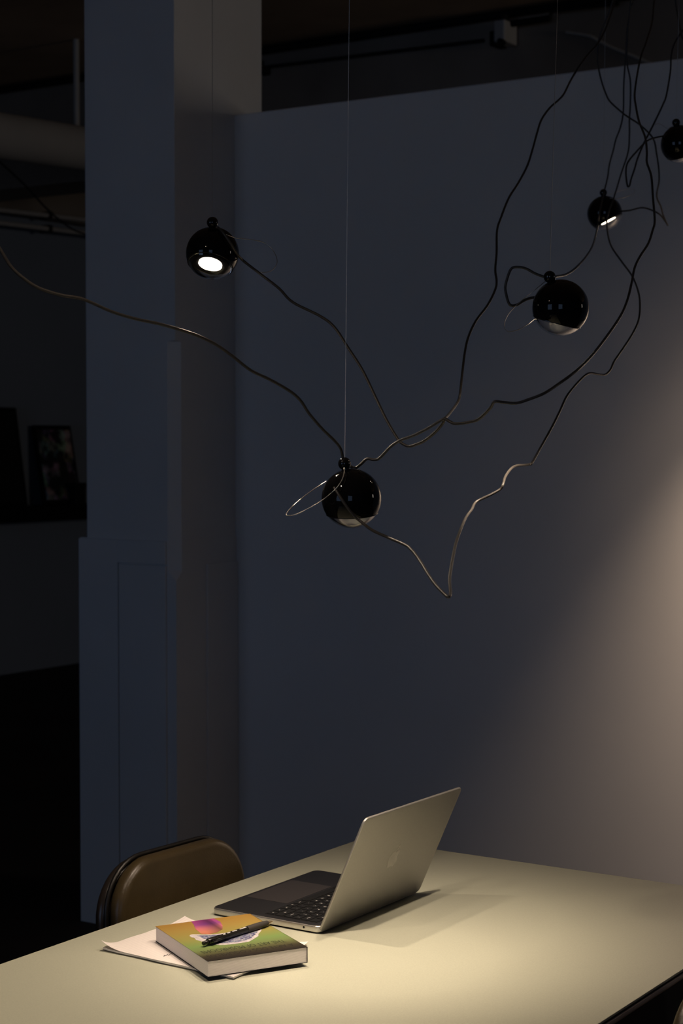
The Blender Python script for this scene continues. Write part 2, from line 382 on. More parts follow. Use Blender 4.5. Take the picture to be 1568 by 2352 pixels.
obj('clamp', box((q.x + 0.03, 7.56, q.z - 0.05), (q.x + 0.075, 7.63, q.z - 0.015), 0.006, 2), M['black'], t)
q0, q1 = at_y(1135, 98, 7.5), at_y(1161, 44, 7.5)
t = thing('junction_box', 'pale junction box hanging on the dark beam above the white wall', 'box', ((q0.x + q1.x) / 2, 7.5, q0.z))
obj('housing', box((q0.x, 7.49, q0.z), (q1.x, 7.62, q1.z), 0.008, 2), M['box'], t)
q2 = at_y(1149, 36, 7.5)
obj('cable_gland', tube([Vector((q2.x, 7.53, q1.z - 0.005)), Vector((q2.x, 7.53, q1.z + 0.025))], 0.026, 16), M['black'], t, smooth=50)
q3 = at_y(1149, 95, 7.47)
obj('knob', tube([Vector((q3.x, 7.50, q3.z)), Vector((q3.x, 7.46, q3.z))], 0.014, 14), M['black'], t, smooth=50)
q4 = at_y(1127, 85, 7.5)
obj('socket', box((q4.x - 0.02, 7.52, q4.z - 0.035), (q4.x + 0.02, 7.62, q4.z + 0.035), 0.005, 2), M['black'], t)
t = thing('cable_tray', 'dark cable track leaving the junction box to the right', 'track', at_y(1200, 52, 7.56))
obj('track_rail', tube([at_y(1160, 57, 7.56), at_y(1262, 42, 7.56)], 0.016, 10), M['black'], t, smooth=50)
obj('track_rail', tube([at_y(1262, 42, 7.56), at_y(1268, 24, 7.56), at_y(1420, 6, 7.56)], 0.012, 10), M['black'], t, smooth=50)
p = [at_y(x, y, 7.62) for x, y in ((1300, 74), (1325, 78), (1355, 84), (1375, 95), (1410, 112), (1450, 128), (1490, 145), (1530, 158))]
props(obj('cable', tube(smooth_path(p), 0.009, 8), M['rod'], smooth=60), 'pale cable drooping along the dark beam behind the black cords', 'cable')

# ------------------------------------------------------------------ shelf on the left wall, with what leans on it
sz1, sz0 = at_x(100, 1163, XL + 0.2).z, at_x(100, 1196, XL + 0.2).z
props(obj('wall_shelf', box((XL, 6.0, sz0), (XL + 0.24, 9.75, sz1), 0.003, 1), M['frame']), 'long black shelf across the left wall behind the pillar', 'shelf')
def leaning(name, label, cat, xa, xb, ytop, m, face=None):
    yy0, yy1 = at_x(xa, 1163, XL + 0.15).y, at_x(xb, 1163, XL + 0.15).y
    zt = at_x((xa + xb) / 2, ytop, XL + 0.03).z
    h = zt - sz1; ang = math.atan2(0.10, h); L = h / math.cos(ang)
    mt = Matrix.Translation((XL + 0.13, 0, sz1 + 0.002)) @ Matrix.Rotation(-ang, 4, 'Y')
    t = thing(name, label, cat, (XL + 0.13, (yy0 + yy1) / 2, sz1))
    obj('panel_frame', box((0, yy0, 0), (0.03, yy1, L), 0.002, 1, mt), m, t)
    if face:
        obj('print', box((0.029, yy0 + 0.02, 0.03), (0.0315, yy1 - 0.02, L - 0.03), 0, 1, mt), face, t)
    else:
        obj('canvas', box((0.029, yy0 + 0.03, 0.03), (0.031, yy1 - 0.03, L - 0.03), 0, 1, mt), M['black'], t)
mp = bpy.data.materials.new('mottled_print'); mp.use_nodes = True; nt = mp.node_tree; b = nt.nodes['Principled BSDF']
tc = nt.nodes.new('ShaderNodeTexCoord'); vo = nt.nodes.new('ShaderNodeTexVoronoi'); vo.inputs['Scale'].default_value = 14
nz = nt.nodes.new('ShaderNodeTexNoise'); nz.inputs['Scale'].default_value = 9; nz.inputs['Detail'].default_value = 6
rp = nt.nodes.new('ShaderNodeValToRGB'); rp.color_ramp.elements[0].position = 0.46; rp.color_ramp.elements[1].position = 0.74
rp.color_ramp.elements[0].color = (0.012, 0.011, 0.010, 1); rp.color_ramp.elements[1].color = (0.75, 0.68, 0.68, 1)
hs = nt.nodes.new('ShaderNodeMix'); hs.data_type = 'RGBA'; hs.blend_type = 'MULTIPLY'; hs.inputs[0].default_value = 0.6
for nd in (vo, nz): nt.links.new(tc.outputs['Object'], nd.inputs['Vector'])
nt.links.new(nz.outputs['Fac'], rp.inputs['Fac']); nt.links.new(rp.outputs['Color'], hs.inputs[6]); nt.links.new(vo.outputs['Color'], hs.inputs[7])
nt.links.new(hs.outputs[2], b.inputs['Base Color']); b.inputs['Roughness'].default_value = 0.6
leaning('leaning_canvas', 'large plain black panel leaning on the wall at the shelf end left of the print', 'panel', -150, 62, 937, M['frame'])
leaning('framed_print', 'mottled print in a black frame leaning on the black shelf', 'picture', 102, 186, 980, M['frame'], mp)
q0, q1 = at_x(167, 1160, XL + 0.2), at_x(189, 1110, XL + 0.2)
bm = box((XL + 0.165, q0.y, sz1), (XL + 0.225, q1.y + 0.01, q1.z), 0.004, 2)
t = thing('storage_box', 'small black box standing on the shelf before the print', 'box', (XL + 0.195, (q0.y + q1.y) / 2, sz1))
obj('box_body', bm, M['black'], t)
obj('box_lid', box((XL + 0.163, q0.y - 0.002, q1.z - 0.03), (XL + 0.227, q1.y + 0.012, q1.z + 0.003), 0.003, 2), M['black'], t)

# ------------------------------------------------------------------ table
TZ, TX0, TX1, TY0, TY1 = 0.74, -1.8265, -0.976, 0.70, 2.8600
t = thing('work_table', 'long table with a beige linoleum top and dark rounded edge', 'table', ((TX0 + TX1) / 2, (TY0 + TY1) / 2, 0))
obj('tabletop', box((TX0, TY0, TZ - 0.004), (TX1, TY1, TZ), 0.0012, 2), M['table'], t, smooth=40)
obj('edge_band', box((TX0 - 0.001, TY0 - 0.001, TZ - 0.0165), (TX1 + 0.001, TY1 + 0.001, TZ - 0.0065), 0.0045, 4), M['table_edge'], t, smooth=40, label='brown-grey edge trim')
obj('seam_strip', box((TX0 + 0.001, TY0 + 0.001, TZ - 0.007), (TX1 - 0.001, TY1 - 0.001, TZ - 0.0039)), M['black'], t)
bm = bmesh.new()
for lo, hi in (((TX0 + 0.004, TY0 + 0.03), (TX0 + 0.03, TY1 - 0.03)), ((TX1 - 0.03, TY0 + 0.03), (TX1 - 0.004, TY1 - 0.03))):
    add_box(bm, (lo[0], lo[1], TZ - 0.10), (hi[0], hi[1], TZ - 0.016), 0.003, 1)
for y in (TY0 + 0.004, TY1 - 0.03): add_box(bm, (TX0 + 0.004, y, TZ - 0.10), (TX1 - 0.004, y + 0.026, TZ - 0.016), 0.003, 1)
obj('apron', bm, M['black'], t)
for sx in (TX0 + 0.07, TX1 - 0.12):
    for sy in (TY0 + 0.07, TY1 - 0.12):
        obj('leg', box((sx, sy, 0), (sx + 0.05, sy + 0.05, TZ - 0.016), 0.004, 2), M['dark_metal'], t)

# ------------------------------------------------------------------ chairs
def make_chair(name, label):
    """faces +X; origin on the floor under the middle of the seat's back edge; backrest face at x = 0"""
    t = thing(name, label, 'chair')
    W = 0.347; zb, zt = 0.45, 0.803
    toYZ = Matrix(((0, 0, 1, 0), (1, 0, 0, 0), (0, 1, 0, 0), (0, 0, 0, 1)))    # local (x,y,z) -> world (z -> X, x -> Y, y -> Z)
    lean = Matrix.Translation((0, 0, 0.45)) @ Matrix.Rotation(R(-4), 4, 'Y') @ Matrix.Translation((0, 0, -0.45))
    o = rrect(-W / 2, zb, W / 2, zt - 0.009, 0.098, 10)
    oi = rrect(-W / 2 + 0.006, zb + 0.006, W / 2 - 0.006, zt - 0.004, 0.093, 10)
    bk = obj('backrest', prism(oi, -0.030, 0.004, lean @ toYZ, 0.014), M['vinyl'], t, smooth=50)
    sub = obj('welt', tube([lean @ toYZ @ Vector((x, y, -0.031)) for x, y in oi + oi[:1]], 0.0042, 8), M['piping'], bk, smooth=60)
    obj('back_shell', prism(o, -0.058, -0.032, lean @ toYZ, 0.012), M['chair_shell'], t, smooth=50, label='dark moulded shell')
    s = rrect(-0.03, -0.215, 0.40, 0.215, 0.07, 8)
    obj('seat', prism(s, 0.425, 0.468, None, 0.016), M['vinyl'], t, smooth=50)
    obj('seat_pan', prism(rrect(-0.02, -0.205, 0.39, 0.205, 0.06, 8), 0.405, 0.426), M['chair_shell'], t, smooth=50)
    for sy in (-1, 1):
        obj('back_post', tube(smooth_path([(0.02, sy * 0.13, 0.41), (-0.05, sy * 0.13, 0.42), (-0.075, sy * 0.13, 0.50), (-0.083, sy * 0.13, 0.66)]), 0.011, 12), M['chrome'], t, smooth=60)
        for lx, fx in ((0.05, -0.02), (0.33, 0.40)):
            obj('leg', tube([(lx, sy * 0.17, 0.408), (fx, sy * 0.205, 0.0)], 0.011, 12), M['chrome'], t, smooth=60)
    return t
cf = -1.90
ya, yb = at_x(258, 2080, cf).y, at_x(567, 2010, cf).y
chair = make_chair('padded_chair', 'brown padded chair with dark shell tucked under the far left table edge')
chair.location = (cf + 0.012, (ya + yb) / 2 + 0.014, 0); chair.rotation_euler.z = R(-3)
chair['group'] = 'padded chairs around the table'
c2 = copy_tree(chair); c2.location = (cf + 0.012, (ya + yb) / 2 + 0.014 - (yb - at_x(9, 2205, cf).y), 0)
c2['label'] = 'brown padded chair cut off by the left edge of the photo, beside the table'
c3 = copy_tree(chair); c3.location = (-0.893, 2.26, 0); c3.rotation_euler.z = R(180)
c3['label'] = 'brown padded chair cut off at bottom right corner, beside the near table edge'

# ------------------------------------------------------------------ laptop
HX, LY0, LY1 = -1.519, 2.259, 2.562
lap = thing('laptop', 'open grey laptop on the table turned away, its lid leaning back', 'laptop', (HX - 0.106, (LY0 + LY1) / 2, TZ))
B0, B1 = TZ + 0.002, TZ + 0.0125
obj('base', prism(rrect(HX - 0.212, LY0, HX, LY1, 0.011, 8), B0, B1, None, 0.0022), [M['alu_edge']], lap, smooth=50)
obj('palm_rest', prism(rrect(HX - 0.2105, LY0 + 0.0015, HX - 0.004, LY1 - 0.0015, 0.010, 8), B1 - 0.0003, B1 + 0.0003), M['palm'], lap, label='dark grey top face of the base')
obj('trackpad', prism(rrect(HX - 0.204, LY0 + 0.085, HX - 0.122, LY1 - 0.085, 0.003, 4), B1 + 0.0002, B1 + 0.0006), M['pad'], lap)
kx0, kx1, ky0, ky1 = HX - 0.117, HX - 0.014, LY0 + 0.014, LY1 - 0.014
kb = obj('keyboard', prism(rrect(kx0, ky0, kx1, ky1, 0.003, 4), B1 + 0.0002, B1 + 0.0005), M['key'], lap)
rows = [  # from the hinge to the trackpad: (label, width in units)
    [('esc', 1)] + [('F%d' % k, 1) for k in range(1, 13)] + [('', 1)],
    [(c, 1) for c in '`1234567890-='] + [('delete', 1.5)],
    [('tab', 1.5)] + [(c, 1) for c in 'QWERTYUIOP[]\\'],
    [('caps', 1.75)] + [(c, 1) for c in "ASDFGHJKL;'"] + [('return', 1.75)],
    [('shift', 2.25)] + [(c, 1) for c in 'ZXCVBNM,./'] + [('shift', 2.25)],
    [('fn', 1), ('ctrl', 1), ('opt', 1), ('cmd', 1.25), ('', 5), ('cmd', 1.25), ('opt', 1), ('<', 1), ('v', 1), ('>', 1)]]
rh = (kx1 - kx0 - 0.003) / 6
for i, row in enumerate(rows):                     # the user sits at -X: the row's left end is at +Y
    tot = sum(wd for _, wd in row); u = (ky1 - ky0 - 0.003) / tot; y = ky1 - 0.0015
    xc = kx1 - 0.0015 - rh * (i + 0.5)
    for lab, wd in row:
        yc = y - u * wd / 2; y -= u * wd
        bm = bmesh.new()
        add_prism(bm, rrect(xc - rh / 2 + 0.0012, yc - u * wd / 2 + 0.0012, xc + rh / 2 - 0.0012, yc + u * wd / 2 - 0.0012, 0.0015, 3), B1 + 0.0004, B1 + 0.0014)
        if lab:
            mt = Matrix.Translation((xc - 0.0015, yc, B1 + 0.00145)) @ Matrix.Rotation(R(-90), 4, 'Z')
            b2 = text_bm(lab, 0.0058 if len(lab) == 1 else 0.0036, mt); merge(bm, b2, None, 1)
        obj('key', bm, [M['key'], M['legend']], kb)
q = at_y(700, 2137, LY0)
obj('headphone_port', tube([Vector((HX - 0.030, LY0 + 0.002, B0 + 0.0055)), Vector((HX - 0.030, LY0 - 0.0003, B0 + 0.0055))], 0.0019, 14), M['black'], lap)
TILT = R(24.2); LL = 0.209
lm = Matrix(((0, math.cos(TILT), 0, 0), (0, 0, 1, 0), (0, 0, 0, 1), (0, 0, 0, 1)))
# lid frame: local x along +Y, local y up the lid, local z outwards (the back, +X and down)
up_v = Vector((math.sin(TILT), 0, math.cos(TILT))); out_v = Vector((math.cos(TILT), 0, -math.sin(TILT)))
org = Vector((HX + 0.0005, LY0, TZ + 0.0035))
def lidm(): return Matrix((( 0, up_v.x, out_v.x, org.x), (1, up_v.y, out_v.y, org.y), (0, up_v.z, out_v.z, org.z), (0, 0, 0, 1)))
LM = lidm(); LW = LY1 - LY0
lid = obj('lid', prism(rrect(0, 0, LW, LL - 0.003, 0.010, 8), -0.0042, 0.0, LM, 0.0014), M['alu'], lap, smooth=50)
obj('screen', prism(rrect(0.004, 0.006, LW - 0.004, LL - 0.008, 0.006, 6), -0.0047, -0.0041, LM), M['screen'], lid)
obj('hinge', tube([Vector((HX - 0.006, LY0 + 0.035, B1 - 0.001)), Vector((HX - 0.006, LY1 - 0.035, B1 - 0.001))], 0.0042, 14), M['black'], lap, smooth=60)
for yy in (LY0 + 0.02, LY1 - 0.02):
    for xx in (HX - 0.195, HX - 0.02):
        bm = bmesh.new(); add_lathe(bm, [(0, 0), (0.005, 0), (0.006, 0.0022), (0, 0.0022)], Matrix.Translation((xx, yy, TZ)), 16); obj('rubber_foot', bm, M['black'], lap)
# emblem on the lid: a bitten fruit with one leaf, flush polished metal
def blob(pts, n=5): return [(p.x, p.y) for p in smooth_path([Vector((x, y, 0)) for x, y in pts] , n)]
s = 0.0165; ecx, ecy = LW / 2, LL * 0.49
body = [(0, .62), (.25, .74), (.5, .78), (.74, .66), (.86, .52), (.70, .34), (.62, .12), (.68, -.14), (.84, -.30), (.94, -.36), (.82, -.68), (.56, -1.0), (.34, -1.08), (.12, -1.0), (-.1, -1.0), (-.34, -1.08), (-.62, -.92), (-.88, -.48), (-.98, 0), (-.90, .42), (-.66, .70), (-.36, .78), (-.14, .70)]
leaf = [(-.02, .86), (.02, 1.08), (.16, 1.28), (.40, 1.42), (.42, 1.22), (.30, 1.02), (.12, .89)]
bm = bmesh.new()
for pl in (body, leaf): add_prism(bm, blob([(ecx + x * s, ecy + y * s) for x, y in pl]), -0.0002, 0.00012, LM)
obj('emblem', bm, M['emblem'], lid, label='polished fruit emblem with a leaf')

# ------------------------------------------------------------------ notepad under the book
N = [at_z(x, y, TZ + 0.006) for x, y in ((231, 2174), (423, 2111), (708, 2168), (536, 2242))]
np_ = thing('notepad', 'white ruled notepad with curled corners lying under the book', 'notepad', (N[0] + N[2]) / 2 * 1.0)
np_.location.z = TZ
def pad_sheet(z, thick, curl, shrink, mtl, name, seed):
    rnd = random.Random(seed); bm = bmesh.new(); nu, nv = 26, 22; g = {}
    cN = sum(N, Vector()) / 4
    Q = [cN + (p - cN) * shrink for p in N]
    for side in (0, 1):
        for i in range(nu + 1):
            for j in range(nv + 1):
                u, v = i / nu, j / nv
                p = Q[0] * (1 - u) * (1 - v) + Q[1] * u * (1 - v) + Q[2] * u * v + Q[3] * (1 - u) * v
                k = 0.0
                if curl:
                    k += 0.011 * max(0, 1 - math.hypot(u * 1.0, v) / 0.20) ** 2           # left corner turned up
                    k += 0.006 * max(0, 1 - math.hypot(1 - u, (v) * 1.0) / 0.22) ** 2
                    k += 0.005 * max(0, 1 - math.hypot(1 - u, 1 - v) / 0.16) ** 2
                    k += 0.0
                    k += 0.0
                edge = 0.0008 * math.sin(23 * u + seed) * (v == 0) + 0.0006 * math.sin(19 * v + seed) * (u == 0)
                g[side, i, j] = bm.verts.new((p.x + edge, p.y + edge, z + k + (thick if side else 0)))
    for i in range(nu):
        for j in range(nv):
            for s_ in (0, 1): bm.faces.new((g[s_, i, j], g[s_, i + 1, j], g[s_, i + 1, j + 1], g[s_, i, j + 1]))
    for i in range(nu):
        for j in (0, nv): bm.faces.new((g[0, i, j], g[0, i + 1, j], g[1, i + 1, j], g[1, i, j]))
    for j in range(nv):
        for i in (0, nu): bm.faces.new((g[0, i, j], g[0, i, j + 1], g[1, i, j + 1], g[1, i, j]))
    return obj(name, bm, mtl, np_, smooth=30)
ax = (N[3] - N[0]).normalized(); ax = Vector((N[1] - N[0]).cross(Vector((0, 0, 1)))).normalized()
M['ruled'] = mat_stripes('ruled_paper', (0.74, 0.69, 0.66), (0.56, 0.52, 0.54), tuple(ax), 160, 0.16)
M['paper'] = mat('white_paper', (0.72, 0.67, 0.64), 0.8, scale=80, var=0.05)
pad_sheet(TZ + 0.0004, 0.0012, False, 0.985, M['card'], 'backing_card', 1)
pad_sheet(TZ + 0.0018, 0.0026, False, 0.99, M['pages'], 'page_block', 2)
pad_sheet(TZ + 0.0046, 0.0003, True, 1.0, M['ruled'], 'top_sheet', 3)
p = [at_z(x, y, TZ + 0.0053) for x, y in ((376, 2197), (378, 2195), (376, 2194), (381, 2195), (384, 2192), (387, 2194), (391, 2191), (396, 2191))]
obj('handwriting', tube(smooth_path(p, 3), 0.00035, 5), M['ink'], np_)

# ------------------------------------------------------------------ book
BZ0, BZ1 = TZ + 0.0058, TZ + 0.0290
cA, cB, cC, cD = [at_z(x, y, BZ1) for x, y in ((358, 2127), (572, 2099), (703.5, 2173), (478.5, 2210.5))]
ctr = (cA + cB + cC + cD) / 4; ctr.z = BZ0
ey = ((cD - cA) + (cC - cB)); ey.z = 0; BL = ey.length / 2; ey.normalize()      # reading direction "up" points towards the camera
ex = Vector((ey.y, -ey.x, 0))                                                  # reading "right"
BWd = abs(((cD - cC) + (cA - cB)).dot(ex)) / 2
bq = Matrix((ex, ey, Vector((0, 0, 1)))).transposed().to_quaternion()
book = thing('paperback_book', 'thick paperback with a yellow and green mushroom cover, lying on the notepad', 'book', ctr, bq)
BM = Matrix.LocRotScale(ctr, bq, None); bt = BZ1 - BZ0; hw, hl = BWd / 2, BL / 2
obj('page_block', box((-hw + 0.0006, -hl + 0.001, 0.0006), (hw - 0.0006, hl - 0.0006, bt - 0.0006), 0.0002, 1, BM), M['pages'], book, label='cream page edges')
mc = bpy.data.materials.new('book_cover_print'); mc.use_nodes = True; nt = mc.node_tree; n = nt.nodes; b = n['Principled BSDF']
b.inputs['Roughness'].default_value = 0.38; b.inputs['Specular IOR Level'].default_value = 0.3
tc = n.new('ShaderNodeTexCoord'); sx = n.new('ShaderNodeSeparateXYZ'); nt.links.new(tc.outputs['Object'], sx.inputs[0])
mr = n.new('ShaderNodeMapRange'); mr.inputs['From Min'].default_value = -hl; mr.inputs['From Max'].default_value = hl; nt.links.new(sx.outputs['Y'], mr.inputs['Value'])
nz = n.new('ShaderNodeTexNoise'); nz.inputs['Scale'].default_value = 9; nt.links.new(tc.outputs['Object'], nz.inputs['Vector'])
ad = n.new('ShaderNodeMath'); ad.operation = 'MULTIPLY_ADD'; ad.inputs[1].default_value = 0.10; nt.links.new(nz.outputs['Fac'], ad.inputs[0]); nt.links.new(mr.outputs['Result'], ad.inputs[2])
sb = n.new('ShaderNodeMath'); sb.operation = 'SUBTRACT'; sb.inputs[1].default_value = 0.05; nt.links.new(ad.outputs[0], sb.inputs[0])
rp = n.new('ShaderNodeValToRGB'); cr = rp.color_ramp; nt.links.new(sb.outputs[0], rp.inputs['Fac'])
stops = ((0.0, (0.33, 0.185, 0.04)), (0.22, (0.33, 0.225, 0.058)), (0.44, (0.27, 0.25, 0.07)), (0.63, (0.17, 0.26, 0.08)), (0.74, (0.155, 0.20, 0.07)), (0.82, (0.10, 0.105, 0.042)), (0.90, (0.045, 0.038, 0.021)), (0.97, (0.024, 0.019, 0.014)), (1.0, (0.02, 0.016, 0.012)))
cr.elements[0].color = (*stops[0][1], 1); cr.elements[1].position = 1.0; cr.elements[1].color = (*stops[-1][1], 1)
for ps, c in stops[1:-1]:
    e_ = cr.elements.new(ps); e_.color = (*c, 1)
nt.links.new(rp.outputs['Color'], b.inputs['Base Color'])
cov = obj('front_cover', box((-hw, -hl, bt - 0.0006), (hw, hl, bt), 0, 1, BM), mc, book, label='yellow and green front cover')
obj('back_cover', box((-hw, -hl, 0), (hw, hl, 0.0006), 0, 1, BM), M['black'], book)
obj('spine', box((-hw - 0.0005, -hl, 0), (-hw + 0.0005, hl, bt), 0, 1, BM), mc, book)
# mushroom printed on the cover: pinkish stalk rising from the bottom edge, frilled gill disc above it
def to_book(x, y): v = BM.inverted() @ at_z(x, y, BZ1); return v
def mat_print(name, stopsl, scale, detail=6, lo=0.35, hi=0.65, vor=False):
    m = bpy.data.materials.new(name); m.use_nodes = True; nt = m.node_tree; n = nt.nodes; b = n['Principled BSDF']; b.inputs['Roughness'].default_value = 0.4
    b.inputs['Specular IOR Level'].default_value = 0.3
    tc = n.new('ShaderNodeTexCoord'); z = n.new('ShaderNodeTexNoise'); z.inputs['Scale'].default_value = scale; z.inputs['Detail'].default_value = detail
    nt.links.new(tc.outputs['Object'], z.inputs['Vector']); r_ = n.new('ShaderNodeValToRGB'); nt.links.new(z.outputs['Fac'], r_.inputs['Fac'])
    k = len(stopsl); el = r_.color_ramp.elements
    el[0].position = lo; el[0].color = (*stopsl[0], 1); el[1].position = hi; el[1].color = (*stopsl[-1], 1)
    for i in range(1, k - 1): e2 = el.new(lo + (hi - lo) * i / (k - 1)); e2.color = (*stopsl[i], 1)
    nt.links.new(r_.outputs['Color'], b.inputs['Base Color']); return m
def flat(pts, z, m, name, par, n=4, lift=0.0001):
    pl = [to_book(x, y) for x, y in pts]; pl = [(p.x, p.y) for p in pl]
    sm = [(q.x, q.y) for q in smooth_path([Vector((x, y, 0)) for x, y in pl + pl[:1]], n)][:-1] if n > 1 else pl
    bm = bmesh.new(); add_prism(bm, sm, bt - 0.0002, bt + z, BM); return obj(name, bm, m, par)
frill = [(435, 2150), (438, 2147), (449, 2146), (470, 2146.5), (500, 2145), (540, 2139), (580, 2133), (601, 2131.5), (601, 2135), (598, 2140), (593, 2146), (593, 2150), (585, 2155), (577, 2160), (570, 2163), (552, 2166), (530, 2169), (508, 2170.5), (490, 2169.5), (478, 2167), (465, 2163), (455, 2160), (449, 2158), (446, 2154), (440, 2153)]
flat(frill, 0.0001, mat_print('frilled_white', [(0.42, 0.38, 0.42), (0.62, 0.58, 0.56)], 160), 'gill_print', cov)
inner = [(452, 2149), (480, 2148), (515, 2146), (550, 2140), (585, 2135), (592, 2138), (586, 2147), (572, 2157), (548, 2163), (520, 2166.5), (497, 2166), (480, 2161), (468, 2156)]
flat(inner, 0.00016, mat_print('speckled_gills', [(0.03, 0.02, 0.07), (0.10, 0.075, 0.22), (0.16, 0.22, 0.26), (0.36, 0.33, 0.38), (0.5, 0.47, 0.47)], 330, 5, 0.34, 0.68), 'gill_print', cov)
flat([(574, 2137), (600, 2132), (596, 2136), (580, 2139)], 0.0002, mat_print('orange_patch', [(0.3, 0.06, 0.02), (0.5, 0.12, 0.04)], 60), 'gill_print', cov)
ms = bpy.data.materials.new('stalk_print'); ms.use_nodes = True; nt = ms.node_tree; n = nt.nodes; b = n['Principled BSDF']; b.inputs['Roughness'].default_value = 0.4
tc = n.new('ShaderNodeTexCoord'); sx = n.new('ShaderNodeSeparateXYZ'); nt.links.new(tc.outputs['Object'], sx.inputs[0])
s0, s1 = to_book(475, 2112), to_book(480, 2147)
mr = n.new('ShaderNodeMapRange'); mr.inputs['From Min'].default_value = s0.y; mr.inputs['From Max'].default_value = s1.y; nt.links.new(sx.outputs['Y'], mr.inputs['Value'])
rp = n.new('ShaderNodeValToRGB'); nt.links.new(mr.outputs['Result'], rp.inputs['Fac']); el = rp.color_ramp.elements
el[0].color = (0.25, 0.045, 0.16, 1); el[1].color = (0.30, 0.12, 0.06, 1); el[1].position = 1.0
for ps, c in ((0.3, (0.20, 0.05, 0.19)), (0.55, (0.40, 0.13, 0.15)), (0.78, (0.40, 0.17, 0.11))): e2 = el.new(ps); e2.color = (*c, 1)
x0, x1_ = to_book(440, 2120).x, to_book(508, 2125).x
mr2 = n.new('ShaderNodeMapRange'); mr2.inputs['From Min'].default_value = x0; mr2.inputs['From Max'].default_value = x1_; nt.links.new(sx.outputs['X'], mr2.inputs['Value'])
rp2 = n.new('ShaderNodeValToRGB'); nt.links.new(mr2.outputs['Result'], rp2.inputs['Fac']); el = rp2.color_ramp.elements
el[0].color = (1.4, 1.2, 1.2, 1); el[1].color = (1.5, 1.35, 1.3, 1)
for ps, c in ((0.45, (0.8, 0.7, 0.9)), (0.72, (0.42, 0.4, 0.45)), (0.93, (0.9, 0.8, 0.9))): e2 = el.new(ps); e2.color = (*c, 1)
mx = n.new('ShaderNodeMix'); mx.data_type = 'RGBA'; mx.blend_type = 'MULTIPLY'; mx.inputs[0].default_value = 1.0
nt.links.new(rp.outputs['Color'], mx.inputs[6]); nt.links.new(rp2.outputs['Color'], mx.inputs[7]); nt.links.new(mx.outputs[2], b.inputs['Base Color'])
e0, e1 = to_book(438, 2116), to_book(491, 2110); 
pl = [(e0.x, -hl), (to_book(445, 2124).x, to_book(445, 2124).y), (to_book(449, 2134).x, to_book(449, 2134).y), (to_book(462, 2145).x, to_book(462, 2145).y), (to_book(480, 2146).x, to_book(480, 2146).y), (to_book(500, 2141).x, to_book(500, 2141).y), (to_book(511, 2134).x, to_book(511, 2134).y), (to_book(511, 2126).x, to_book(511, 2126).y), (to_book(505, 2117).x, to_book(505, 2117).y), (e1.x, -hl)]
bm = bmesh.new(); add_prism(bm, pl, bt - 0.0002, bt + 0.00022, BM); obj('stalk_print', bm, ms, cov)
t0, t1 = to_book(464, 2189), to_book(652, 2160)
mid = (t0 + t1) / 2
mt = BM @ Matrix.Translation((mid.x, mid.y - 0.0072, bt + 0.00012))
obj('title_print', text_bm('THE ART OF MUSHROOMS', 0.0205, mt, width=abs(t0.x - t1.x)), M['title'], cov)
mt = BM @ Matrix.Translation((mid.x - 0.001, mid.y + 0.0165, bt + 0.00012))
obj('subtitle_print', text_bm('A ARTE DOS COGUMELOS', 0.0190, mt, width=abs(t0.x - t1.x) * 1.03), M['subtitle'], cov)

# ------------------------------------------------------------------ pen on the book
PR = 0.0050
pz = BZ1 + PR + 0.0006
p0, p1 = at_z(466, 2167, pz), at_z(626, 2116, pz)
pd = (p1 - p0); plen = pd.length; pd.normalize()
pq = Matrix((pd.cross(Vector((0, 0, 1))).normalized(), Vector((0, 0, 1)), pd)).transposed()
pq = Matrix((Vector((0, 0, 1)).cross(pd).normalized(), pd.cross(Vector((0, 0, 1)).cross(pd)).normalized(), pd)).transposed()
PM = Matrix.Translation(p0) @ pq.to_4x4()
pen = thing('ballpoint_pen', 'black retractable pen lying across the book cover', 'pen', p0)
def pl_(prof): bm = bmesh.new(); add_lathe(bm, prof, PM, 24); return bm
L = plen
obj('push_button', pl_([(0, 0), (0.0026, 0), (0.0031, 0.0008), (0.0031, 0.014), (0, 0.014)]), M['pen'], pen, smooth=40)
obj('cap_collar', pl_([(0, 0.010), (0.0044, 0.010), (0.0050, 0.0115), (0.0051, 0.034), (0.0048, 0.035), (0, 0.035)]), M['pen'], pen, smooth=40)
obj('barrel', pl_([(0, 0.034), (0.0046, 0.034), (0.0047, L * 0.62), (0, L * 0.62)]), M['pen'], pen, smooth=40)
obj('grip', pl_([(0, L * 0.615), (0.0051, L * 0.617), (0.0052, L * 0.76), (0.0047, L * 0.86), (0.0038, L * 0.92), (0, L * 0.92)]), M['grip'], pen, smooth=40, label='ribbed rubber grip')
obj('tip', pl_([(0, L * 0.915), (0.0036, L * 0.918), (0.0014, L * 0.985), (0.0007, L), (0, L)]), M['pen_tip'], pen, smooth=40, label='brassy pointed tip')
# clip towards the camera, white print along the upper side of the barrel
inv = PM.to_3x3().inverted()
def turn(v): v = inv @ v; return Matrix.Rotation(math.atan2(v.y, v.x), 4, 'Z')
toc = Vector((-FW.x, -FW.y, 0)).normalized()
bm = bmesh.new(); mtx = PM @ turn(toc * 0.97 + Vector((0, 0, 0.25)))
add_box(bm, (0.0042, -0.0022, 0.013), (0.0082, 0.0022, 0.019), 0.0006, 2, mtx)
add_box(bm, (0.0068, -0.0020, 0.013), (0.0082, 0.0020, 0.052), 0.0005, 2, mtx)
obj('clip', bm, M['pen'], pen, smooth=40)
bm = bmesh.new(); rn = random.Random(5); mtx = PM @ turn(toc * 0.45 + Vector((0, 0, 0.9)))
for a0, cnt in ((0.042, 3), (0.051, 4), (0.062, 6), (0.078, 9)):
    for k in range(cnt):
        zz = a0 + k * 0.0017; h = rn.uniform(0.0007, 0.0011)
        if zz < L * 0.60: add_box(bm, (0.0044, -h, zz), (0.00482, h, zz + 0.0012), 0, 1, mtx)
obj('barrel_print', bm, M['legend'], pen, label='white printing on the barrel')

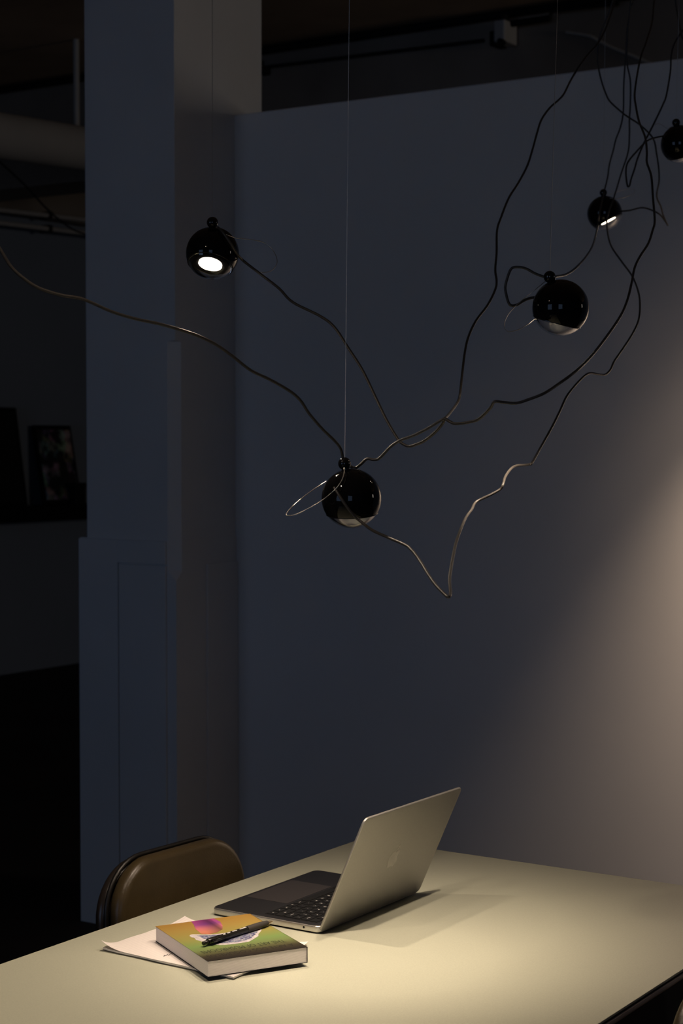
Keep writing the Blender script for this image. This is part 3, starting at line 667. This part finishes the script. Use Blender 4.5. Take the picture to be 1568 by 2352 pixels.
# ------------------------------------------------------------------ pendant lamps
DIA = 0.0845; RAD = DIA / 2
def lamp(key, cx, cy, rpx, axis_xy, toward, ball_px, ball_front, label, cord, wire_top, loop, cord_r=0.0021, pos=None, aim=None, cone=105, loop_d=0.0):
    if pos is None and aim is not None:
        d = F * RAD / rpx; c = at_depth(cx, cy, d); axis = Vector(aim) - c
    elif pos is None:
        d = F * RAD / rpx; c = at_depth(cx, cy, d)
        i = Vector(axis_xy).normalized(); ta = R(toward)
        axis = (RT * i.x - UP * i.y) * math.cos(ta) - FW * math.sin(ta)
    else:
        c = Vector(pos); d = (c - EYEP).dot(FW); axis = (Vector(aim) - c)
    axis.normalize()
    q = axis.to_track_quat('-Z', 'Y')
    t = thing('pendant_lamp', label, 'lamp', c, q, 'black globe pendant lamps')
    MX = Matrix.LocRotScale(c, q, None)
    cz = 0.50; n = 26
    a1 = math.asin(cz)          # latitude of the cut below the equator
    prof = [(0, RAD)] + [(RAD * math.cos(R(90) - (R(90) + a1) * k / n), RAD * math.sin(R(90) - (R(90) + a1) * k / n)) for k in range(1, n + 1)]
    zc = -RAD * cz; rc = RAD * math.cos(a1)
    bm = bmesh.new(); add_lathe(bm, prof + [(rc * 0.96, zc + 0.0004), (RAD * 0.46, zc + 0.0010), (0, zc + 0.0010)], MX, 64)
    obj('shade', bm, M['shell'], t, smooth=40)
    bm = bmesh.new(); add_lathe(bm, [(rc - 0.0006, zc + 0.0004), (rc + 0.0003, zc + 0.0003), (rc + 0.0003, zc - 0.0006), (rc - 0.0006, zc - 0.0007), (rc - 0.0006, zc + 0.0004)], MX, 64); obj('seam_ring', bm, M['seam'], t, smooth=60)
    ro, ri, n2 = RAD * 0.992, RAD * 0.905, 18
    ao, ai = math.asin(-(zc - 0.0006) / ro), math.asin(-(zc - 0.0006) / ri)
    lp = [(0, -ri)] + [(ri * math.cos(a), -ri * math.sin(a)) for a in (R(90) - (R(90) - ai) * k / n2 for k in range(1, n2 + 1))]
    lp += [(ro * math.cos(a), -ro * math.sin(a)) for a in (ao + (R(90) - ao) * k / n2 for k in range(0, n2))] + [(0, -ro)]
    bm = bmesh.new(); add_lathe(bm, lp, MX, 64); obj('lens', bm, M['lens'], t, smooth=40, label='clear glass lens')
    bm = bmesh.new(); add_lathe(bm, [(0, zc + 0.0006), (RAD * 0.44, zc + 0.0006), (RAD * 0.44, zc - 0.0004), (0, zc - 0.0003)], MX, 48); obj('light_disc', bm, M['led'], t, label='glowing white disc')
    br = RAD * 0.215
    if ball_px:
        off = (RT * (ball_px[0] - cx) - UP * (ball_px[1] - cy)) * (d / F); rem = (RAD + br * 0.86) ** 2 - off.length_squared
        b_ = c + off - FW * ball_front * math.sqrt(max(0, rem)); 
    else: b_ = c + Vector((0, 0, RAD + br * 0.86))
    bm = bmesh.new(); add_sphere(bm, b_, br); obj('cord_holder', bm, M['ball'], t, smooth=180, label='small glossy ball on top')
    nk = (b_ - c).normalized(); bm = bmesh.new(); add_tube(bm, [c + nk * (RAD - 0.001), c + nk * (RAD + br * 0.45)], br * 0.62, 20); obj('neck', bm, M['ball'], t, smooth=50)
    if wire_top: top = at_y(wire_top[0], wire_top[1], b_.y); up_ = (top - b_).normalized()
    else: up_ = Vector((0, 0, 1))
    e_ = b_ + up_ * ((ZC - b_.z) / up_.z); off2 = up_ * br * 0.9
    obj('suspension_wire', tube([b_ + off2, e_], 0.00042, 6), M['wire'], t, smooth=60)
    if loop:
        pts = [at_depth(x, y, d + dz) for x, y, dz in loop]
        obj('wire_loop', tube(smooth_path(pts), 0.0006, 6), M['wire'], t, smooth=60, label='thin slack loop of steel wire')
    if cord: obj('power_cord', tube(smooth_path([at_depth(x, y, dd) for x, y, dd in spread(cord)]), cord_r, 8), M['cord'], t, smooth=60)
    for watt, ang in ((WATT[key], cone), (SPILL[key], 150)):        # beam and the softer spill around it
        l = bpy.data.lights.new('lamp_light', 'SPOT'); l.energy = watt; l.color = LAMP_COLOR if key not in 'EG' else (1.0, 0.72, 0.50); l.spot_size = R(ang); l.spot_blend = 1.0; l.shadow_soft_size = 0.012
        lo = bpy.data.objects.new('lamp_light', l); COL.objects.link(lo); lo.parent = t; lo.location = (0, 0, -RAD * 1.03)
    return t, c, d, b_
def spread(pts):
    """pixel polyline with depth given at some points only: fill in the others by arc length"""
    out = [list(p) if len(p) == 3 else [p[0], p[1], None] for p in pts]
    s = [0]
    for a, b in zip(out, out[1:]): s.append(s[-1] + math.hypot(b[0] - a[0], b[1] - a[1]))
    idx = [i for i, p in enumerate(out) if p[2] is not None]
    for i, p in enumerate(out):
        if p[2] is None:
            lo = max(k for k in idx if k < i); hi = min(k for k in idx if k > i)
            p[2] = out[lo][2] + (out[hi][2] - out[lo][2]) * (s[i] - s[lo]) / (s[hi] - s[lo])
    return out
def dp(r): return F * RAD / r
dA, dB, dC, dD, dE = dp(61), dp(69), dp(65), dp(40), dp(43)
# the slack black cords, each the cord of one lamp, from the bundle at the ceiling down to the lamp
cordA = [(1424, -60, 3.95), (1412, 0, 3.9), (1397, 48), (1385, 78), (1370, 103), (1352, 123), (1330, 152), (1310, 185), (1295, 215), (1282, 230), (1262, 248), (1243, 275), (1233, 305), (1222, 345), (1210, 382), (1190, 420), (1168, 455), (1150, 500), (1141, 530), (1140, 580), (1137, 620), (1140, 645), (1137, 665), (1120, 700), (1092, 738), (1075, 775), (1067, 810), (1061, 860), (1056, 905), (1050, 925, 2.75), (1030, 952, 2.55), (1020, 962, 2.45), (1018, 970), (1000, 992), (975, 1012), (955, 1021), (938, 1025), (920, 1016), (908, 1000), (886, 962), (862, 912), (832, 850), (800, 800), (768, 752), (735, 726), (672, 694), (640, 662), (596, 628), (560, 600, dA), (545, 584, dA - 0.02), (530, 560, dA - 0.035), (512, 534, dA - 0.035), (500, 522, dA - 0.02)]
cordF = [(1512, -60, 3.95), (1502, 0, 3.9), (1497, 50), (1484, 95), (1472, 128), (1464, 165), (1457, 215), (1460, 245), (1467, 279), (1481, 315), (1485, 349), (1485, 373), (1495, 404), (1499, 454), (1503, 507), (1498, 530), (1488, 560), (1470, 588), (1457, 615), (1450, 650), (1440, 690, 2.85), (1425, 725), (1395, 770), (1360, 815), (1325, 850, 2.40), (1285, 880), (1250, 903, 2.36), (1215, 917), (1185, 926), (1155, 924), (1135, 923, 2.36), (1125, 938), (1100, 962), (1075, 970), (1045, 973), (1032, 968), (1020, 962, 2.44), (1005, 970), (980, 985), (950, 1000), (918, 1012), (895, 1028), (872, 1052), (858, 1056), (843, 1054), (828, 1067), (815, 1075, dB + 0.02), (800, 1068, dB + 0.005), (791, 1062, dB), (787, 1050, dB), (782, 1030), (768, 1012), (740, 985), (710, 950), (690, 920), (665, 898), (620, 872), (575, 850), (530, 815), (490, 788), (440, 766), (370, 745), (310, 732), (255, 715), (190, 687), (140, 678), (90, 662), (55, 640), (25, 612), (0, 572), (-60, 480), (-150, 330), (-280, 120, 2.15), (-400, -300, 2.03), (-436, -440, 2.0)]
cordB = [(1458, -60, 4.15), (1449, 0, 4.15), (1446, 24), (1441, 75), (1439, 140), (1447, 185), (1447, 240), (1445, 274), (1445, 308), (1442, 349), (1426, 399), (1409, 455, dD - 0.06), (1398, 485, dD - 0.075), (1393, 513, dD - 0.08), (1401, 560), (1425, 598), (1450, 632), (1464, 665), (1469, 695, 3.6), (1466, 735), (1450, 770), (1425, 808), (1410, 830), (1402, 848), (1390, 860), (1375, 860), (1355, 857), (1340, 865), (1318, 888), (1300, 912), (1285, 945), (1265, 985), (1240, 1030, 2.95), (1222, 1062, 2.82), (1214, 1067), (1185, 1070), (1172, 1078), (1160, 1095), (1155, 1112, 2.69), (1148, 1124), (1125, 1137), (1093, 1153, 2.68), (1083, 1170), (1070, 1188, 2.62), (1058, 1215), (1046, 1250), (1037, 1295), (1032, 1330), (1034, 1358), (1031, 1371, 2.18), (1022, 1366), (1000, 1343), (985, 1322), (960, 1282), (940, 1258), (925, 1249), (890, 1234), (855, 1218), (830, 1199, dB - 0.045), (812, 1184, dB - 0.045), (790, 1155, dB - 0.047), (775, 1132, dB - 0.043), (767, 1120, dB - 0.036)]
cordC = [(1466, -60, 4.2), (1455, 0, 4.2), (1448, 18), (1440, 66), (1437, 119), (1432, 194), (1431, 254), (1425, 290), (1414, 320), (1408, 345), (1399, 378), (1395, 407), (1388, 436, dD), (1384, 455, dD - 0.05), (1376, 490, dD - 0.075), (1372, 520, dD - 0.08), (1362, 560, 3.8), (1345, 590), (1320, 617), (1298, 631), (1277, 635, dC + 0.02), (1262, 637, dC), (1247, 635, dC + 0.01), (1228, 628), (1210, 618), (1196, 614), (1180, 614), (1172, 620), (1165, 638), (1160, 660), (1163, 680), (1168, 696), (1175, 702), (1187, 700), (1200, 692), (1213, 686), (1228, 683, dC + 0.03), (1250, 680, dC + 0.03)]
cordD = [(1425, -60, 4.05), (1407, 0, 4.05), (1398, 30), (1385, 62), (1375, 90), (1372, 120), (1373, 150), (1381, 187), (1392, 218), (1402, 235), (1430, 260), (1447, 272), (1467, 285), (1490, 306), (1502, 324), (1507, 351), (1512, 385), (1513, 416), (1508, 442), (1509, 457), (1517, 474), (1522, 493), (1531, 514, 4.2), (1533, 517, 4.2), (1527, 508), (1515, 493), (1497, 483), (1474, 477), (1447, 483), (1429, 485, dD - 0.005), (1420, 486, dD)]
cordE = [(1600, -80, 4.0), (1590, 20, 4.0), (1575, 60), (1563, 76), (1548, 101), (1541, 128), (1539, 164), (1530, 218), (1522, 240), (1505, 276), (1490, 306), (1479, 327), (1464, 363), (1457, 387), (1449, 411), (1445, 427, 3.9), (1440, 425), (1437, 394), (1442, 372), (1466, 343), (1485, 324), (1502, 317), (1520, 313, dE), (1530, 312, dE + 0.01)]
cordG = [(1553, -60, 3.95), (1551, 0, 3.95), (1558, 45), (1563, 72), (1570, 92), (1600, 112), (1660, 124), (1720, 165), (1790, 280, 4.1), (1834, 410, 4.1)]
lamp('A', 488, 582, 61, (-0.16, 0.99), 23, (490, 516), 1, 'black globe pendant before the pillar showing its glowing disc', cordA, (487, 0),
     [(496, 520, -0.02), (510, 533, -0.03), (525, 541, -0.03), (545, 547, -0.005), (580, 551, 0.02), (605, 557, 0.03), (625, 573, 0.03), (635, 592, 0.02), (635, 607, 0.01), (624, 621, 0), (604, 626, -0.01), (590, 622, -0.01)], cone=120)
lamp('B', 807, 1145, 69, (0.04, 1.0), -12, (791, 1065), 0.4, 'lowest black globe pendant hanging above the laptop', cordB, (802, 0),
     [(750, 1105, 0.01), (725, 1121, 0.01), (700, 1139, 0.0), (675, 1160, -0.01), (660, 1176, -0.02), (658, 1183, -0.03), (668, 1184, -0.04), (690, 1177, -0.045), (720, 1161, -0.045), (745, 1145, -0.045), (762, 1131, -0.042), (775, 1118, -0.042), (786, 1100, -0.038), (790, 1083, -0.03), (790, 1074, -0.015)], cone=80)
lamp('C', 1287, 707, 65, (-0.24, 0.97), -12, (1261, 637), 0.4, 'black globe pendant at right with a cord looping on its left', cordC, (1280, 0),
     [(1252, 646, -0.01), (1225, 668, -0.005), (1195, 692, 0), (1172, 715, 0), (1160, 735, 0), (1158, 750, 0), (1164, 760, 0), (1175, 761, 0), (1195, 755, 0.005), (1215, 743, 0.01), (1232, 728, 0.02)], cone=72)
lamp('D', 1388, 490, 40, (0.45, 0.9), 2, (1385, 443), 0.3, 'small distant black globe pendant below the tangle of cords, lens glowing', cordD, (1390, 0),
     [(1392, 450, 0), (1410, 443, 0.02), (1435, 435, 0.03), (1452, 434, 0.03), (1458, 438, 0.02), (1452, 446, 0), (1435, 453, -0.02), (1415, 456, -0.03), (1400, 455, -0.03)], cone=110)
lamp('E', 1560, 331, 43, (0.62, 0.78), -6, (1551, 283), 0.4, 'black globe pendant cut off by the right edge of the photo', cordE, (1559, 0),
     [(1545, 289, -0.01), (1533, 295, 0), (1525, 291, 0), (1518, 286, 0), (1510, 284, 0), (1501, 287, 0)], aim=(-1.40, PW, 1.02), cone=84)
lamp('F', 0, 0, 0, None, 0, None, 0, 'black globe pendant further left over the table, outside the photo', cordF, None, None, pos=(-1.6, 1.37, 2.20), aim=(-1.55, 1.85, 0.74), cone=105)
lamp('G', 0, 0, 0, None, 0, None, 0, 'black globe pendant further right aimed at the white wall, outside the photo', cordG, None, None, pos=(-1.31, 4.02, 2.08), aim=(-1.29, PW, 0.98), cone=84)
# ceiling rose that gathers the cords
cr_ = at_depth(1470, -60, 4.0)
t = thing('ceiling_rose', 'black round ceiling plate where the cords gather', 'canopy', (cr_.x, cr_.y, ZC))
bm = bmesh.new(); add_lathe(bm, [(0, -0.05), (0.11, -0.05), (0.12, -0.045), (0.12, 0), (0, 0)], Matrix.Translation((cr_.x, cr_.y, ZC)), 40); obj('plate', bm, M['black'], t, smooth=40)
